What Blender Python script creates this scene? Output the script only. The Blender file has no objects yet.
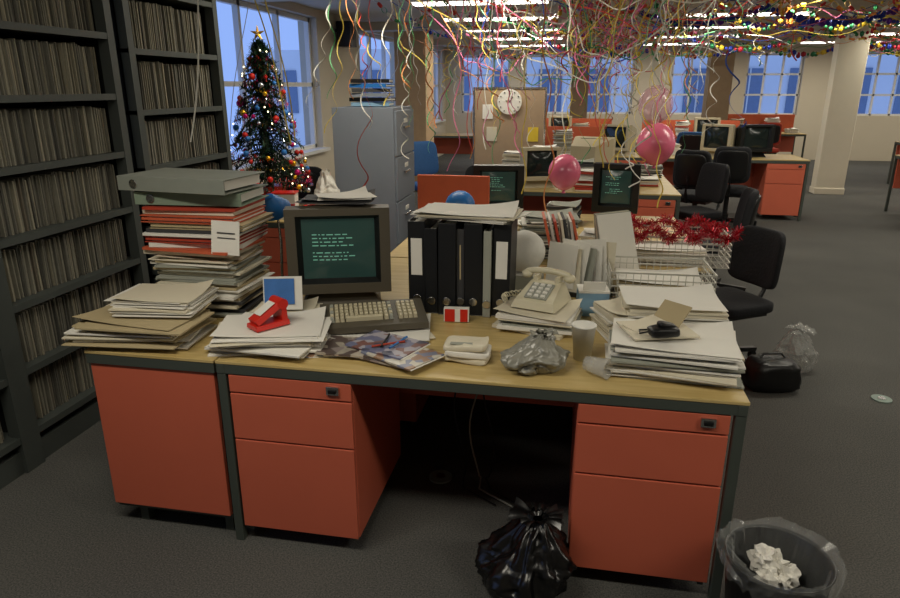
import bpy, math, random
from mathutils import Vector, Euler, Matrix, noise
R=random.Random(7)
S=bpy.context.scene
try: S.view_settings.view_transform='Standard'
except Exception: pass
COL=bpy.context.collection
# ------------------------------------------------------------ materials
def lin(h):
    h=h.lstrip('#'); o=[]
    for i in (0,2,4):
        c=int(h[i:i+2],16)/255; o.append(c/12.92 if c<=.04045 else ((c+.055)/1.055)**2.4)
    return o+[1]
MATS={}
def mat(name,hexc,rough=.6,metal=0,var=.12,scale=12,bump=0,emit=0,alpha=1,trans=0,spec=.4,sheen=0):
    if name in MATS: return MATS[name]
    m=bpy.data.materials.new(name); m.use_nodes=True; nt=m.node_tree; b=nt.nodes['Principled BSDF']
    c=lin(hexc)
    b.inputs['Roughness'].default_value=rough; b.inputs['Metallic'].default_value=metal
    b.inputs['Specular IOR Level'].default_value=spec
    tc=nt.nodes.new('ShaderNodeTexCoord'); nz=nt.nodes.new('ShaderNodeTexNoise'); nz.inputs['Scale'].default_value=scale; nz.inputs['Detail'].default_value=4
    nt.links.new(tc.outputs['Object'],nz.inputs['Vector'])
    mx=nt.nodes.new('ShaderNodeMix'); mx.data_type='RGBA'
    mx.inputs[6].default_value=[x*(1-var) for x in c[:3]]+[1]; mx.inputs[7].default_value=[min(1,x*(1+var)) for x in c[:3]]+[1]
    nt.links.new(nz.outputs['Fac'],mx.inputs[0]); nt.links.new(mx.outputs[2],b.inputs['Base Color'])
    if bump:
        bp=nt.nodes.new('ShaderNodeBump'); bp.inputs['Strength'].default_value=bump; bp.inputs['Distance'].default_value=.01
        nt.links.new(nz.outputs['Fac'],bp.inputs['Height']); nt.links.new(bp.outputs[0],b.inputs['Normal'])
    if emit:
        b.inputs['Emission Color'].default_value=c; b.inputs['Emission Strength'].default_value=emit
    if alpha<1: b.inputs['Alpha'].default_value=alpha
    if trans: b.inputs['Transmission Weight'].default_value=trans
    MATS[name]=m; return m
def wood_mat():
    m=bpy.data.materials.new('oak_laminate'); m.use_nodes=True; nt=m.node_tree; b=nt.nodes['Principled BSDF']; L=nt.links.new
    tc=nt.nodes.new('ShaderNodeTexCoord'); mp=nt.nodes.new('ShaderNodeMapping'); mp.inputs['Scale'].default_value=(1.0,12,12)
    nz=nt.nodes.new('ShaderNodeTexNoise'); nz.inputs['Scale'].default_value=4; nz.inputs['Detail'].default_value=8
    cr=nt.nodes.new('ShaderNodeValToRGB'); cr.color_ramp.elements[0].position=.25; cr.color_ramp.elements[0].color=lin('#b0965a'); cr.color_ramp.elements[1].position=.75; cr.color_ramp.elements[1].color=lin('#cbb47c')
    L(tc.outputs['Object'],mp.inputs[0]); L(mp.outputs[0],nz.inputs[0]); L(nz.outputs['Fac'],cr.inputs[0]); L(cr.outputs[0],b.inputs['Base Color']); b.inputs['Roughness'].default_value=.4
    return m
WOOD=wood_mat()
def carpet_mat():
    m=bpy.data.materials.new('carpet_grey'); m.use_nodes=True; nt=m.node_tree; b=nt.nodes['Principled BSDF']; L=nt.links.new
    tc=nt.nodes.new('ShaderNodeTexCoord')
    n1=nt.nodes.new('ShaderNodeTexNoise'); n1.inputs['Scale'].default_value=170; n1.inputs['Detail'].default_value=3
    n2=nt.nodes.new('ShaderNodeTexNoise'); n2.inputs['Scale'].default_value=1.3; n2.inputs['Detail'].default_value=5
    c1=nt.nodes.new('ShaderNodeValToRGB'); c1.color_ramp.elements[0].position=.3; c1.color_ramp.elements[0].color=lin('#414242'); c1.color_ramp.elements[1].position=.75; c1.color_ramp.elements[1].color=lin('#6c6a65')
    c2=nt.nodes.new('ShaderNodeValToRGB'); c2.color_ramp.elements[0].color=(.72,.73,.75,1); c2.color_ramp.elements[1].color=(1.15,1.15,1.12,1)
    mx=nt.nodes.new('ShaderNodeMix'); mx.data_type='RGBA'; mx.blend_type='MULTIPLY'; mx.inputs[0].default_value=1
    L(tc.outputs['Object'],n1.inputs[0]); L(tc.outputs['Object'],n2.inputs[0]); L(n1.outputs['Fac'],c1.inputs[0]); L(n2.outputs['Fac'],c2.inputs[0])
    L(c1.outputs[0],mx.inputs[6]); L(c2.outputs[0],mx.inputs[7]); L(mx.outputs[2],b.inputs['Base Color']); b.inputs['Roughness'].default_value=.95; b.inputs['Specular IOR Level'].default_value=.1
    bp=nt.nodes.new('ShaderNodeBump'); bp.inputs['Strength'].default_value=.4; bp.inputs['Distance'].default_value=.004; L(n1.outputs['Fac'],bp.inputs['Height']); L(bp.outputs[0],b.inputs['Normal'])
    return m
CARPET=carpet_mat()
ORANGE=mat('orange_laminate','#c5634a',.45,var=.06,scale=5)
FRAME=mat('steel_frame_greygreen','#444a44',.5,var=.06)
SHELF=mat('shelf_steel','#434845',.6,var=.08)
DARKSH=mat('shelf_gap_shade','#151716',.85)  # near-black colour paints in the shade of the gap behind the shelves
WALLM=mat('wall_paint','#c2b8a4',.8,var=.04,scale=2)
CEIL=mat('ceiling_paint','#c2beb2',.85,var=.04,scale=2)
WHITE=mat('paper_white','#e0ddd4',.8,var=.03)
CREAM=mat('paper_cream','#d4ccb6',.8,var=.04)
BUFF=mat('folder_buff','#b0a07c',.8,var=.06)
GREYP=mat('folder_grey','#989a8f',.8,var=.06)
GREENF=mat('folder_green','#7f8f7c',.7,var=.06)
REDF=mat('folder_red','#a83c28',.6)
ORF=mat('folder_orange','#c25c3c',.6)
BLUEF=mat('card_blue','#7fa3bd',.6)
BLUE=mat('plastic_blue','#2a6fb5',.4)
BLACK=mat('plastic_black','#121213',.4,var=.1)
CLOTHB=mat('fabric_black','#16171b',.9,var=.2,scale=60,bump=.3)
CLOTHBL=mat('fabric_blue','#2a4f7c',.9,var=.2,scale=60,bump=.3)
TERM=mat('terminal_case','#524c40',.5,var=.05)
BEIGE=mat('computer_beige','#b3a88c',.5,var=.04)
BEZEL=mat('bezel_black','#1a1b1b',.35)
SCREEN=mat('crt_glass','#2a403b',.15,var=.1,scale=3,emit=.24,spec=.5)
SCROFF=mat('crt_glass_off','#1c2524',.12,var=.1,scale=3,spec=.6)
TEXT=mat('crt_text','#6fae98',.5,emit=.3)
KEY=mat('key_cream','#bdb498',.5,var=.03)
CHROME=mat('chrome','#c8c8c8',.2,1,var=.02)
WIRE=mat('wire_white','#c9c7bd',.4,.3)
CABG=mat('cabinet_grey','#7b828c',.5,var=.04)
PARTM=mat('partition_fabric','#a58e74',.9,var=.06,scale=40)
RED=mat('red_plastic','#c8281c',.35)
PHONE=mat('phone_cream','#cfc7ab',.35,var=.03)
DKP=mat('dark_paper','#3a3a3c',.7)
YELL=mat('paper_yellow','#e0c23a',.6)
LIGHTM=mat('tube_diffuser','#fff8ea',.5,emit=4)
WHP=mat('white_paint','#d6d5d0',.5,var=.02)
# ------------------------------------------------------------ mesh builder
class MB:
    def __init__(s): s.v=[];s.f=[];s.m=[];s.mats=[];s.sm=[]
    def mi(s,m):
        if m not in s.mats: s.mats.append(m)
        return s.mats.index(m)
    def add(s,vs,fs,m,M=None,smooth=False):
        o=len(s.v); i=s.mi(m)
        s.v+= [tuple(M@Vector(p)) if M else tuple(p) for p in vs]
        for f in fs: s.f.append(tuple(o+k for k in f)); s.m.append(i); s.sm.append(smooth)
    def box(s,c,d,m,rot=(0,0,0),tx=1,ty=1):
        x,y,z=[k/2 for k in d]
        vs=[(-x,-y,-z),(x,-y,-z),(x,y,-z),(-x,y,-z),(-x*tx,-y*ty,z),(x*tx,-y*ty,z),(x*tx,y*ty,z),(-x*tx,y*ty,z)]
        M=Matrix.Translation(c)@Euler(rot).to_matrix().to_4x4()
        s.add(vs,[(0,3,2,1),(4,5,6,7),(0,1,5,4),(1,2,6,5),(2,3,7,6),(3,0,4,7)],m,M)
    def b2(s,x0,x1,y0,y1,z0,z1,m): s.box(((x0+x1)/2,(y0+y1)/2,(z0+z1)/2),(x1-x0,y1-y0,z1-z0),m)
    def lathe(s,c,prof,m,seg=20,rot=(0,0,0),smooth=True,cap=True):
        M=Matrix.Translation(c)@Euler(rot).to_matrix().to_4x4(); vs=[];fs=[]
        for r,z in prof:
            for k in range(seg):
                a=2*math.pi*k/seg; vs.append((r*math.cos(a),r*math.sin(a),z))
        for j in range(len(prof)-1):
            for k in range(seg):
                a=j*seg+k;b=j*seg+(k+1)%seg; fs.append((a,b,b+seg,a+seg))
        s.add(vs,fs,m,M,smooth)
        if cap:
            s.add(vs[:seg],[tuple(range(seg))[::-1]],m,M); s.add(vs[-seg:],[tuple(range(seg))],m,M)
    def cyl(s,c,r,h,m,seg=16,rot=(0,0,0),r2=None): s.lathe(c,[(r,-h/2),(r if r2 is None else r2,h/2)],m,seg,rot)
    def sph(s,c,r,m,seg=16,sc=(1,1,1),rot=(0,0,0)):
        n=seg//2; M=Matrix.Translation(c)@Euler(rot).to_matrix().to_4x4()@Matrix.Diagonal((*sc,1)); vs=[];fs=[]
        for j in range(n+1):
            rr=max(1e-4,r*math.sin(math.pi*j/n)); z=-r*math.cos(math.pi*j/n)
            for k in range(seg):
                a=2*math.pi*k/seg; vs.append((rr*math.cos(a),rr*math.sin(a),z))
        for j in range(n):
            for k in range(seg):
                a=j*seg+k;b=j*seg+(k+1)%seg; fs.append((a,b,b+seg,a+seg))
        s.add(vs,fs,m,M,True)
    def sq(s,c,d,m,e=.3,rot=(0,0,0),bend=0,seg=32,tz=0,wr=0,seed=0):
        n=seg//2; M=Matrix.Translation(c)@Euler(rot).to_matrix().to_4x4(); vs=[];fs=[]
        sg=lambda q,p: math.copysign(abs(q)**p,q)
        for j in range(n+1):
            t=math.pi*j/n-math.pi/2
            for k in range(seg):
                a=2*math.pi*k/seg
                x=sg(math.cos(t),e)*sg(math.cos(a),e); y=sg(math.cos(t),e)*sg(math.sin(a),e); z=sg(math.sin(t),e)
                q=1-tz*(z+1)/2
                p=Vector((x*d[0]/2*q,y*d[1]/2-bend*x*x,z*d[2]/2))
                if wr: p+=Vector((noise.noise(p*40+Vector((seed,0,0))),noise.noise(p*40+Vector((0,seed,5))),noise.noise(p*40+Vector((9,seed,0)))))*wr
                vs.append(p)
        for j in range(n):
            for k in range(seg):
                a=j*seg+k;b=j*seg+(k+1)%seg; fs.append((a,b,b+seg,a+seg))
        s.add(vs,fs,m,M,True)
    def tube(s,pts,r,m,seg=6):
        pts=[Vector(p) for p in pts]; vs=[];fs=[]
        for i,p in enumerate(pts):
            t=(pts[min(i+1,len(pts)-1)]-pts[max(i-1,0)]).normalized()
            u=t.cross(Vector((0,0,1)))
            if u.length<1e-3: u=t.cross(Vector((1,0,0)))
            u.normalize(); w=t.cross(u)
            for k in range(seg):
                a=2*math.pi*k/seg; vs.append(p+u*math.cos(a)*r+w*math.sin(a)*r)
        for i in range(len(pts)-1):
            for k in range(seg):
                a=i*seg+k;b=i*seg+(k+1)%seg; fs.append((a,b,b+seg,a+seg))
        s.add(vs,fs,m,None,True)
    def obj(s,name,loc=(0,0,0),rz=0,bevel=0,rot=None,sc=1):
        me=bpy.data.meshes.new(name); me.from_pydata([(a*sc,b_*sc,c*sc) for a,b_,c in s.v],[],s.f)
        for m in s.mats: me.materials.append(m)
        me.polygons.foreach_set('material_index',s.m); me.polygons.foreach_set('use_smooth',s.sm); me.update()
        o=bpy.data.objects.new(name,me); o.location=loc; o.rotation_euler=rot if rot else (0,0,rz); COL.objects.link(o)
        if bevel:
            md=o.modifiers.new('bv','BEVEL'); md.width=bevel; md.segments=2; md.limit_method='ANGLE'; md.angle_limit=.7
        return o
D=math.radians
# ------------------------------------------------------------ room
XL,XR,YF,YB,H=-3.3,11,17,-3,2.55
b=MB(); b.b2(XL-.2,XR+.2,YB-.2,YF+.2,-.1,0,CARPET); b.obj('floor')
b=MB(); b.b2(XL-.2,XR+.2,YB-.2,YF+.2,H,H+.1,CEIL); b.obj('ceiling')
b=MB(); b.b2(XR,XR+.2,YB,YF,0,H,WALLM); b.obj('wall_right')
b=MB(); b.b2(XL,XR,YB-.2,YB,0,H,WALLM); b.obj('wall_back')
def wallwin(name,axis,pos,a0,a1,wins,z0,z1,thick):
    b=MB()
    def seg(p,q,zz0,zz1):
        if q-p<1e-3: return
        if axis=='x': b.b2(pos-thick,pos,p,q,zz0,zz1,WALLM)
        else: b.b2(p,q,pos,pos+thick,zz0,zz1,WALLM)
    cur=a0
    for w0,w1 in wins: seg(cur,w0,0,H); seg(w0,w1,0,z0); seg(w0,w1,z1,H); cur=w1
    seg(cur,a1,0,H); b.obj(name)
LW=[(-1.5,1.0),(1.9,4.2),(5.7,8.5),(10.2,12.8),(14.3,16.6)]
wallwin('wall_left','x',XL,YB,YF,LW,.85,2.45,.25)
FW=[(-2.9,-1.7),(-1.35,-.15),(.05,1.25),(2.1,3.4),(3.75,4.95),(6.1,7.35),(7.9,9.3)]
wallwin('wall_far','y',YF,XL,XR,FW,1.0,2.36,.25)
n=0
for w0,w1 in LW:
    n+=1; b=MB(); x=XL-.12
    for y in [w0+.03+(w1-w0-.06)*k/3 for k in range(4)]: b.b2(x-.03,x+.03,y-.025,y+.025,.85,2.45,WHP)
    for z in (.88,1.65,2.42): b.b2(x-.03,x+.03,w0,w1,z-.025,z+.025,WHP)
    b.b2(XL-.1,XL+.08,w0-.05,w1+.05,.82,.86,WHP)
    b.obj('window_%d'%n)
for w0,w1 in FW:
    n+=1; b=MB(); y=YF+.12
    for x in [w0+.03+(w1-w0-.06)*k/3 for k in range(4)]: b.b2(x-.02,x+.02,y-.03,y+.03,1.0,2.36,WHP)
    for z in (1.02,1.45,1.9,2.33): b.b2(w0,w1,y-.03,y+.03,z-.02,z+.02,WHP)
    b.obj('window_%d'%n)
FAC=mat('facade_stone','#e2e2e0',.9,var=.1,scale=1); FWN=mat('facade_glass','#75849a',.2)
b=MB(); b.b2(-12,24,24,25,-4,2.9,FAC)
for i in range(22):
    for z in (-2.,.7): b.b2(-11+i*1.6,-10.2+i*1.6,23.95,24.02,z,z+1.5,FWN); b.b2(-10.62+i*1.6,-10.58+i*1.6,23.92,24,z,z+1.5,WHP)
b.obj('building_facade')
TAN=mat('col_tan','#8f7a5e',.7)
def column(name,x,y,w,d,m=WALLM):
    b=MB(); b.b2(-w/2,w/2,-d/2,d/2,0,H,m); b.b2(-w/2-.012,w/2+.012,-d/2-.012,d/2+.012,0,.1,m); b.obj(name,(x,y,0),bevel=.01)
CC=mat('column_cream','#d3ccb8',.7,var=.03)
column('structural_column',3.97,11.5,.42,.22,CC)
column('structural_column',2.6,14.0,.42,.42,TAN); column('structural_column',-.0,14.5,.35,.35,TAN)
column('structural_column',-2.62,10.9,.5,.6,mat('column_ochre','#b59a78',.7)); column('structural_column',9.2,13.6,.7,.6)
b=MB()
for y in (3.2,6.6,10.4,14.2): b.b2(XL,XR,y-.12,y+.12,H-.12,H,CEIL)
b.obj('ceiling_beam_run')
# ------------------------------------------------------------ lights
def fixture(x,y,power):
    b=MB(); b.box((0,0,-.03),(1.5,.16,.06),WHP,tx=1); b.box((0,0,-.075),(1.46,.1,.03),LIGHTM)
    b.obj('fluorescent_light_fixture',(x,y,H))
    if power:
        l=bpy.data.lights.new('tube','AREA'); l.shape='RECTANGLE'; l.size=1.5; l.size_y=.25; l.energy=power; l.color=(1,.93,.78)
        o=bpy.data.objects.new('fluorescent_lamp_light',l); o.location=(x,y,H-.13); COL.objects.link(o)
for y,p in ((0.9,26),(4.4,26),(7.6,30),(9.4,0),(11.2,32),(13.2,0),(15.4,32)):
    for x in (-1.1,2.0,5.1,8.2):
        fixture(x,y,p if (x<6 or y>7) else 0)
W=bpy.data.worlds.new('W'); S.world=W; W.use_nodes=True; nt=W.node_tree; bg=nt.nodes['Background']; bg.inputs[0].default_value=(.24,.38,.80,1); bg.inputs[1].default_value=1.2
# ------------------------------------------------------------ shelving
FILES=[mat('rec_%d'%i,c,.9,var=.15,scale=30) for i,c in enumerate(['#7a776a','#66645b','#8c8776','#504f49','#5e574b','#9f9884','#3a3a35','#75644f'])]
def bay(y0,y1,zs,name):
    b=MB(); xf,xb=-2.3,-2.72
    for z in zs: b.b2(xb,xf,y0,y1,z-.02,z,SHELF); b.b2(xf-.0,xf+.006,y0,y1,z-.026,z+.004,SHELF)
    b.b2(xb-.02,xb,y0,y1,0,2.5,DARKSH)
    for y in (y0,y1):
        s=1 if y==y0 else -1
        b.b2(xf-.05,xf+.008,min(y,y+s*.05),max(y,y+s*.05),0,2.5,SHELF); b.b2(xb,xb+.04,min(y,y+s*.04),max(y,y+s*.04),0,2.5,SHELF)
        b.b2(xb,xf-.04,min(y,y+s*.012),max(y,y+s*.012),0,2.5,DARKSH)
    b.b2(xb,xf-.01,y0,y1,0,.1,SHELF)
    b.obj(name)
    f=MB()
    for i,z in enumerate(zs):
        top=(zs[i+1]-z) if i+1<len(zs) else .3
        y=y0+.06
        while y<y1-.07:
            t=R.uniform(.004,.012)
            if R.random()<.015: y+=R.uniform(.005,.015)
            base=1.0+1.2*noise.noise(Vector((y*9,z*7,0)))
            h=(top-.045)*(.93+.05*noise.noise(Vector((y*12,z*9,3)))+R.uniform(-.02,.02)) ; dep=R.uniform(-.012,.012)
            if R.random()<.04: dep+=.015
            m=FILES[min(7,int(abs(R.gauss(base,1.7))))]
            f.box((-2.36-.12+dep,y+t/2,z+.001+h/2),(.24,t*.8,h),m,rot=(R.gauss(0,.012),0,R.gauss(0,.01)))
            y+=t
    f.obj('record_file_row')
ZL=[.17,.45,.735,1.015,1.30,1.585,1.87,2.16]
ZR=[.3,.6,.9,1.2,1.5,1.81,2.12]
bay(.95,2.2,ZL,'steel_shelving_unit'); bay(2.2,3.16,ZL,'steel_shelving_unit'); bay(3.26,4.2,ZR,'steel_shelving_unit')
# ------------------------------------------------------------ desks
def desk(name,x0,x1,y0,y1,peds,face=-1,modesty=True,h=.73,bands=(.07,.18)):
    b=MB()
    b.b2(x0,x1,y0,y1,h-.012,h,WOOD)
    fr=.032; z1=h-.012; z0=z1-.036
    b.b2(x0+.002,x1-.002,y0+.002,y0+fr,z0,z1,FRAME); b.b2(x0+.002,x1-.002,y1-fr,y1-.002,z0,z1,FRAME)
    b.b2(x0+.002,x0+fr,y0,y1,z0,z1,FRAME); b.b2(x1-fr,x1-.002,y0,y1,z0,z1,FRAME)
    for x in (x0+.002,x1-fr-.002):
        for y in (y0+.002,y1-fr-.002): b.b2(x,x+fr,y,y+fr,0,z0,FRAME)
    pb=.065
    for p0,p1 in peds:
        ya,yb=(y0+.02,y0+.60) if face<0 else (y1-.60,y1-.02)
        b.b2(p0,p1,ya,yb,pb,z0,ORANGE)
        yf=ya if face<0 else yb
        zz=z0; hs=[bands[0],bands[1],z0-pb-bands[0]-bands[1]]
        for q in hs:
            b.box(((p0+p1)/2,yf+face*.008,zz-q/2),(p1-p0-.004,.016,q-.006),ORANGE); zz-=q
        b.box((p1-.065,yf+face*.019,z0-.03),(.045,.012,.03),CHROME); b.box((p1-.065,yf+face*.026,z0-.03),(.028,.01,.014),BLACK)
        b.b2(p0+.01,p0+.03,ya,yb,pb-.02,pb,FRAME); b.b2(p1-.03,p1-.01,ya,yb,pb-.02,pb,FRAME)
    if modesty:
        ym=y1-.05 if face<0 else y0+.05
        b.b2(x0+fr,x1-fr,ym-.009,ym+.009,.32,z0,ORANGE)
    return b.obj(name,bevel=.0025)
desk('office_desk',-1.175,.55,1.9,2.65,[(-1.135,-.69),(.05,.505)])
b=MB() # side unit
b.b2(-1.68,-1.18,1.9,2.65,.718,.73,WOOD)
b.b2(-1.678,-1.182,1.902,2.648,.68,.718,FRAME)
b.b2(-1.67,-1.19,1.91,1.93,.095,.68,ORANGE); b.b2(-1.67,-1.65,1.93,2.63,.095,.68,ORANGE); b.b2(-1.67,-1.19,2.61,2.63,.095,.68,ORANGE)
b.b2(-1.668,-1.19,1.925,2.62,.075,.095,FRAME)
for x in (-1.60,-1.24):
    for y in (1.95,2.56): b.b2(x,x+.035,y,y+.035,0,.08,FRAME)
b.obj('storage_side_unit',bevel=.002)
desk('office_desk',-1.175,.56,2.66,3.40,[(-1.135,-.69),(.055,.51)],face=1)
desk('office_desk',-1.0,.72,3.42,4.16,[(-.96,-.5),(.24,.68)])
desk('office_desk',-1.0,.72,4.17,4.92,[(.24,.68)],face=1)
desk('office_desk',-.75,.92,6.0,6.75,[(.43,.88)])
desk('office_desk',-.75,.92,6.76,7.5,[(.43,.88)],face=1)
desk('office_desk',-2.75,-1.75,4.24,5.0,[(-2.2,-1.8)])
desk('office_desk',1.0,2.85,8.95,9.7,[(2.36,2.81)],h=.76)
desk('office_desk',-.9,.95,9.3,10.0,[(.45,.9)])
desk('office_desk',4.2,5.7,9.2,9.95,[(5.2,5.65)],h=.76)
desk('office_desk',1.0,2.8,11.6,12.3,[(2.3,2.75)]); desk('office_desk',-1.2,.8,11.9,12.6,[(.3,.75)])
desk('office_desk',5.4,7.2,12.2,12.9,[(5.45,5.9)]); desk('office_desk',-3.0,-1.4,12.9,13.6,[(-1.9,-1.45)])
desk('office_desk',2.9,4.5,14.6,15.3,[(3,3.4)]); desk('office_desk',6.2,7.9,9.4,10.1,[(6.3,6.7)])
# ------------------------------------------------------------ paper things
def pstack(name,x,y,z,w,d,h,rz=0,mats=(WHITE,),seed=0,th=.006,jr=.04,jp=.012):
    r=random.Random(seed+int(x*100)+int(y*37)); b=MB(); zz=0
    while zz<h-1e-6:
        t=min(th*r.uniform(.4,1.6),h-zz+.0005); a=r.gauss(0,jr); k=r.uniform(.92,1.0)
        b.box((r.gauss(0,jp),r.gauss(0,jp),zz+t/2),(w*k,d*k,t*.82),r.choice(mats),rot=(r.gauss(0,.002),r.gauss(0,.003),a)); zz+=t
    n=8; vs=[];fs=[]; a=r.gauss(0,jr*1.5); c,s=math.cos(a),math.sin(a)
    for i in range(n+1):
        for j in range(n+1):
            px=(i/n-.5)*w*.98; py=(j/n-.5)*d*.98
            pz=.003+.02*max(0,(i/n+j/n-1.45))**2*4+.008*max(0,(1-i/n)+(1-j/n)-1.3)**2*3
            vs.append((px*c-py*s,px*s+py*c,zz+pz))
    for i in range(n):
        for j in range(n): q=i*(n+1)+j; fs.append((q,q+n+1,q+n+2,q+1))
    b.add(vs,fs,mats[0],None,True)
    return b.obj(name,(x,y,z+.001),rz)
WW=(WHITE,WHITE,WHITE,CREAM); MM=(WHITE,CREAM,BUFF,GREYP)
pstack('folder_stack',-1.54,2.06,.73,.42,.25,.085,.08,(BUFF,CREAM,GREYP,WHITE,BUFF),1,.006,.08,.02)
pstack('paper_stack',-1.49,2.13,.83,.30,.23,.05,.1,(CREAM,WHITE,WHITE),2,.004,.05)
pstack('folder_stack',-1.46,2.44,.73,.36,.30,.24,.05,(CREAM,BUFF,GREYP,WHITE,DKP),3,.01,.06)
b=MB()
zz=0; r=random.Random(5)
for i,(m,t) in enumerate([(CREAM,.02),(ORF,.012),(WHITE,.02),(REDF,.028),(WHITE,.012),(DKP,.015),(BUFF,.025),(ORF,.03),(CREAM,.018),(REDF,.012)]):
    a=r.gauss(0,.06); ox,oy=r.gauss(0,.015),r.gauss(0,.01)
    b.box((ox,oy,zz+t/2),(.38,.29,t*.3 if t>.022 else t*.9),m,rot=(0,0,a))
    if t>.022:
        b.box((ox,oy,zz+t-.003),(.39,.29,.003),m,rot=(0,0,a)); b.box((ox,oy,zz+.002),(.39,.29,.003),m,rot=(0,0,a)); b.box((ox+.01,oy,zz+t/2),(.36,.27,t*.7),WHITE,rot=(0,0,a))
    zz+=t
b.obj('red_folder_pile',(-1.47,2.44,.984),.05)
b=MB(); b.box((0,0,0),(.11,.003,.13),WHITE,rot=(D(-6),.06,0)); b.box((0.005,-.003,.02),(.07,.002,.004),DKP,rot=(D(-6),.06,0)); b.box((0.005,-.003,.0),(.07,.002,.004),DKP,rot=(D(-6),.06,0)); b.obj('paper_sheet',(-1.30,2.275,1.07),.1)
def binder(name,loc,rot,body,t=.075,w=.29,h=.32,label=WHITE,paper=True):
    b=MB()
    b.b2(-t/2,-t/2+.004,0,w,0,h,body); b.b2(t/2-.004,t/2,0,w,0,h,body); b.b2(-t/2,t/2,-.004,.002,0,h,body)
    if paper: b.b2(-t/2+.008,t/2-.012,.01,w-.02,.008,h-.015,WHITE)
    if label: b.b2(-t/2+.012,t/2-.012,-.006,-.003,h*.42,h*.82,label)
    b.lathe((0,-.006,h*.16),[(.013,0),(.017,.001),(.017,.003),(.012,.003)],CHROME,14,rot=(D(90),0,0)); b.cyl((0,-.006,h*.16),.011,.003,BLACK,12,rot=(D(90),0,0))
    b.b2(-t/2,t/2,-.005,0,0,.004,CHROME)
    return b.obj(name,loc,0,bevel=.001,rot=rot)
binder('green_lever_arch_file',(-1.69,2.31,1.207),(0,D(90),D(3)),GREENF,.05,.27,.44,None)
binder('grey_ring_binder',(-1.745,2.30,1.266),(D(3),D(90),D(-3)),mat('binder_grey','#858980',.6),.055,.28,.48,None)
pstack('paper_stack',-1.05,2.09,.73,.38,.26,.065,.22,WW,4,.005,.10,.02)
b=MB()
b.box((0,0,.008),(.12,.07,.016),RED,ty=.85); b.box((-.005,0,.05),(.11,.06,.018),RED,rot=(0,D(-28),0),ty=.8); b.box((.045,0,.04),(.022,.06,.06),RED,tx=.7)
b.box((-.01,0,.062),(.065,.04,.003),WHITE,rot=(0,D(-28),0)); b.cyl((.042,0,.07),.018,.062,RED,14,rot=(D(90),0,0))
b.obj('red_hole_punch',(-1.05,2.07,.805),D(55),bevel=.003,sc=1.1)
b=MB(); SKY=mat('card_sky','#3f6fb0',.5,var=.3,scale=20)
b.box((0,0,.065),(.15,.003,.13),WHITE,rot=(D(-12),0,0)); b.box((-.012,-.004,.073),(.115,.002,.10),SKY,rot=(D(-12),0,0)); b.box((-.012,-.002,.04),(.115,.003,.035),mat('card_land','#5b4632',.6,var=.5,scale=60),rot=(D(-12),0,0)); b.box((.0,.035,.055),(.07,.003,.11),WHITE,rot=(D(22),0,0))
b.obj('picture_postcard',(-1.09,2.29,.792),D(14))
pstack('paper_stack',-1.1,2.32,.73,.24,.17,.05,.2,(CREAM,BUFF,WHITE),41)
b=MB(); b.cyl((0,0,.01),.07,.02,BLUE,24); b.tube([(0,0,.02),(0,.02,.2),(.0,0,.38)],.007,CHROME,8); b.lathe((-.0,-.02,.36),[(.02,.08),(.035,.06),(.075,0),(.07,-.002)],BLUE,24,rot=(D(35),0,0)); b.obj('blue_desk_lamp',(-1.33,2.8,.732))
pstack('folder_stack',-1.08,3.0,.73,.2,.3,.3,.2,(CREAM,BUFF,GREYP,WHITE),43,.012,.06)
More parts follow.
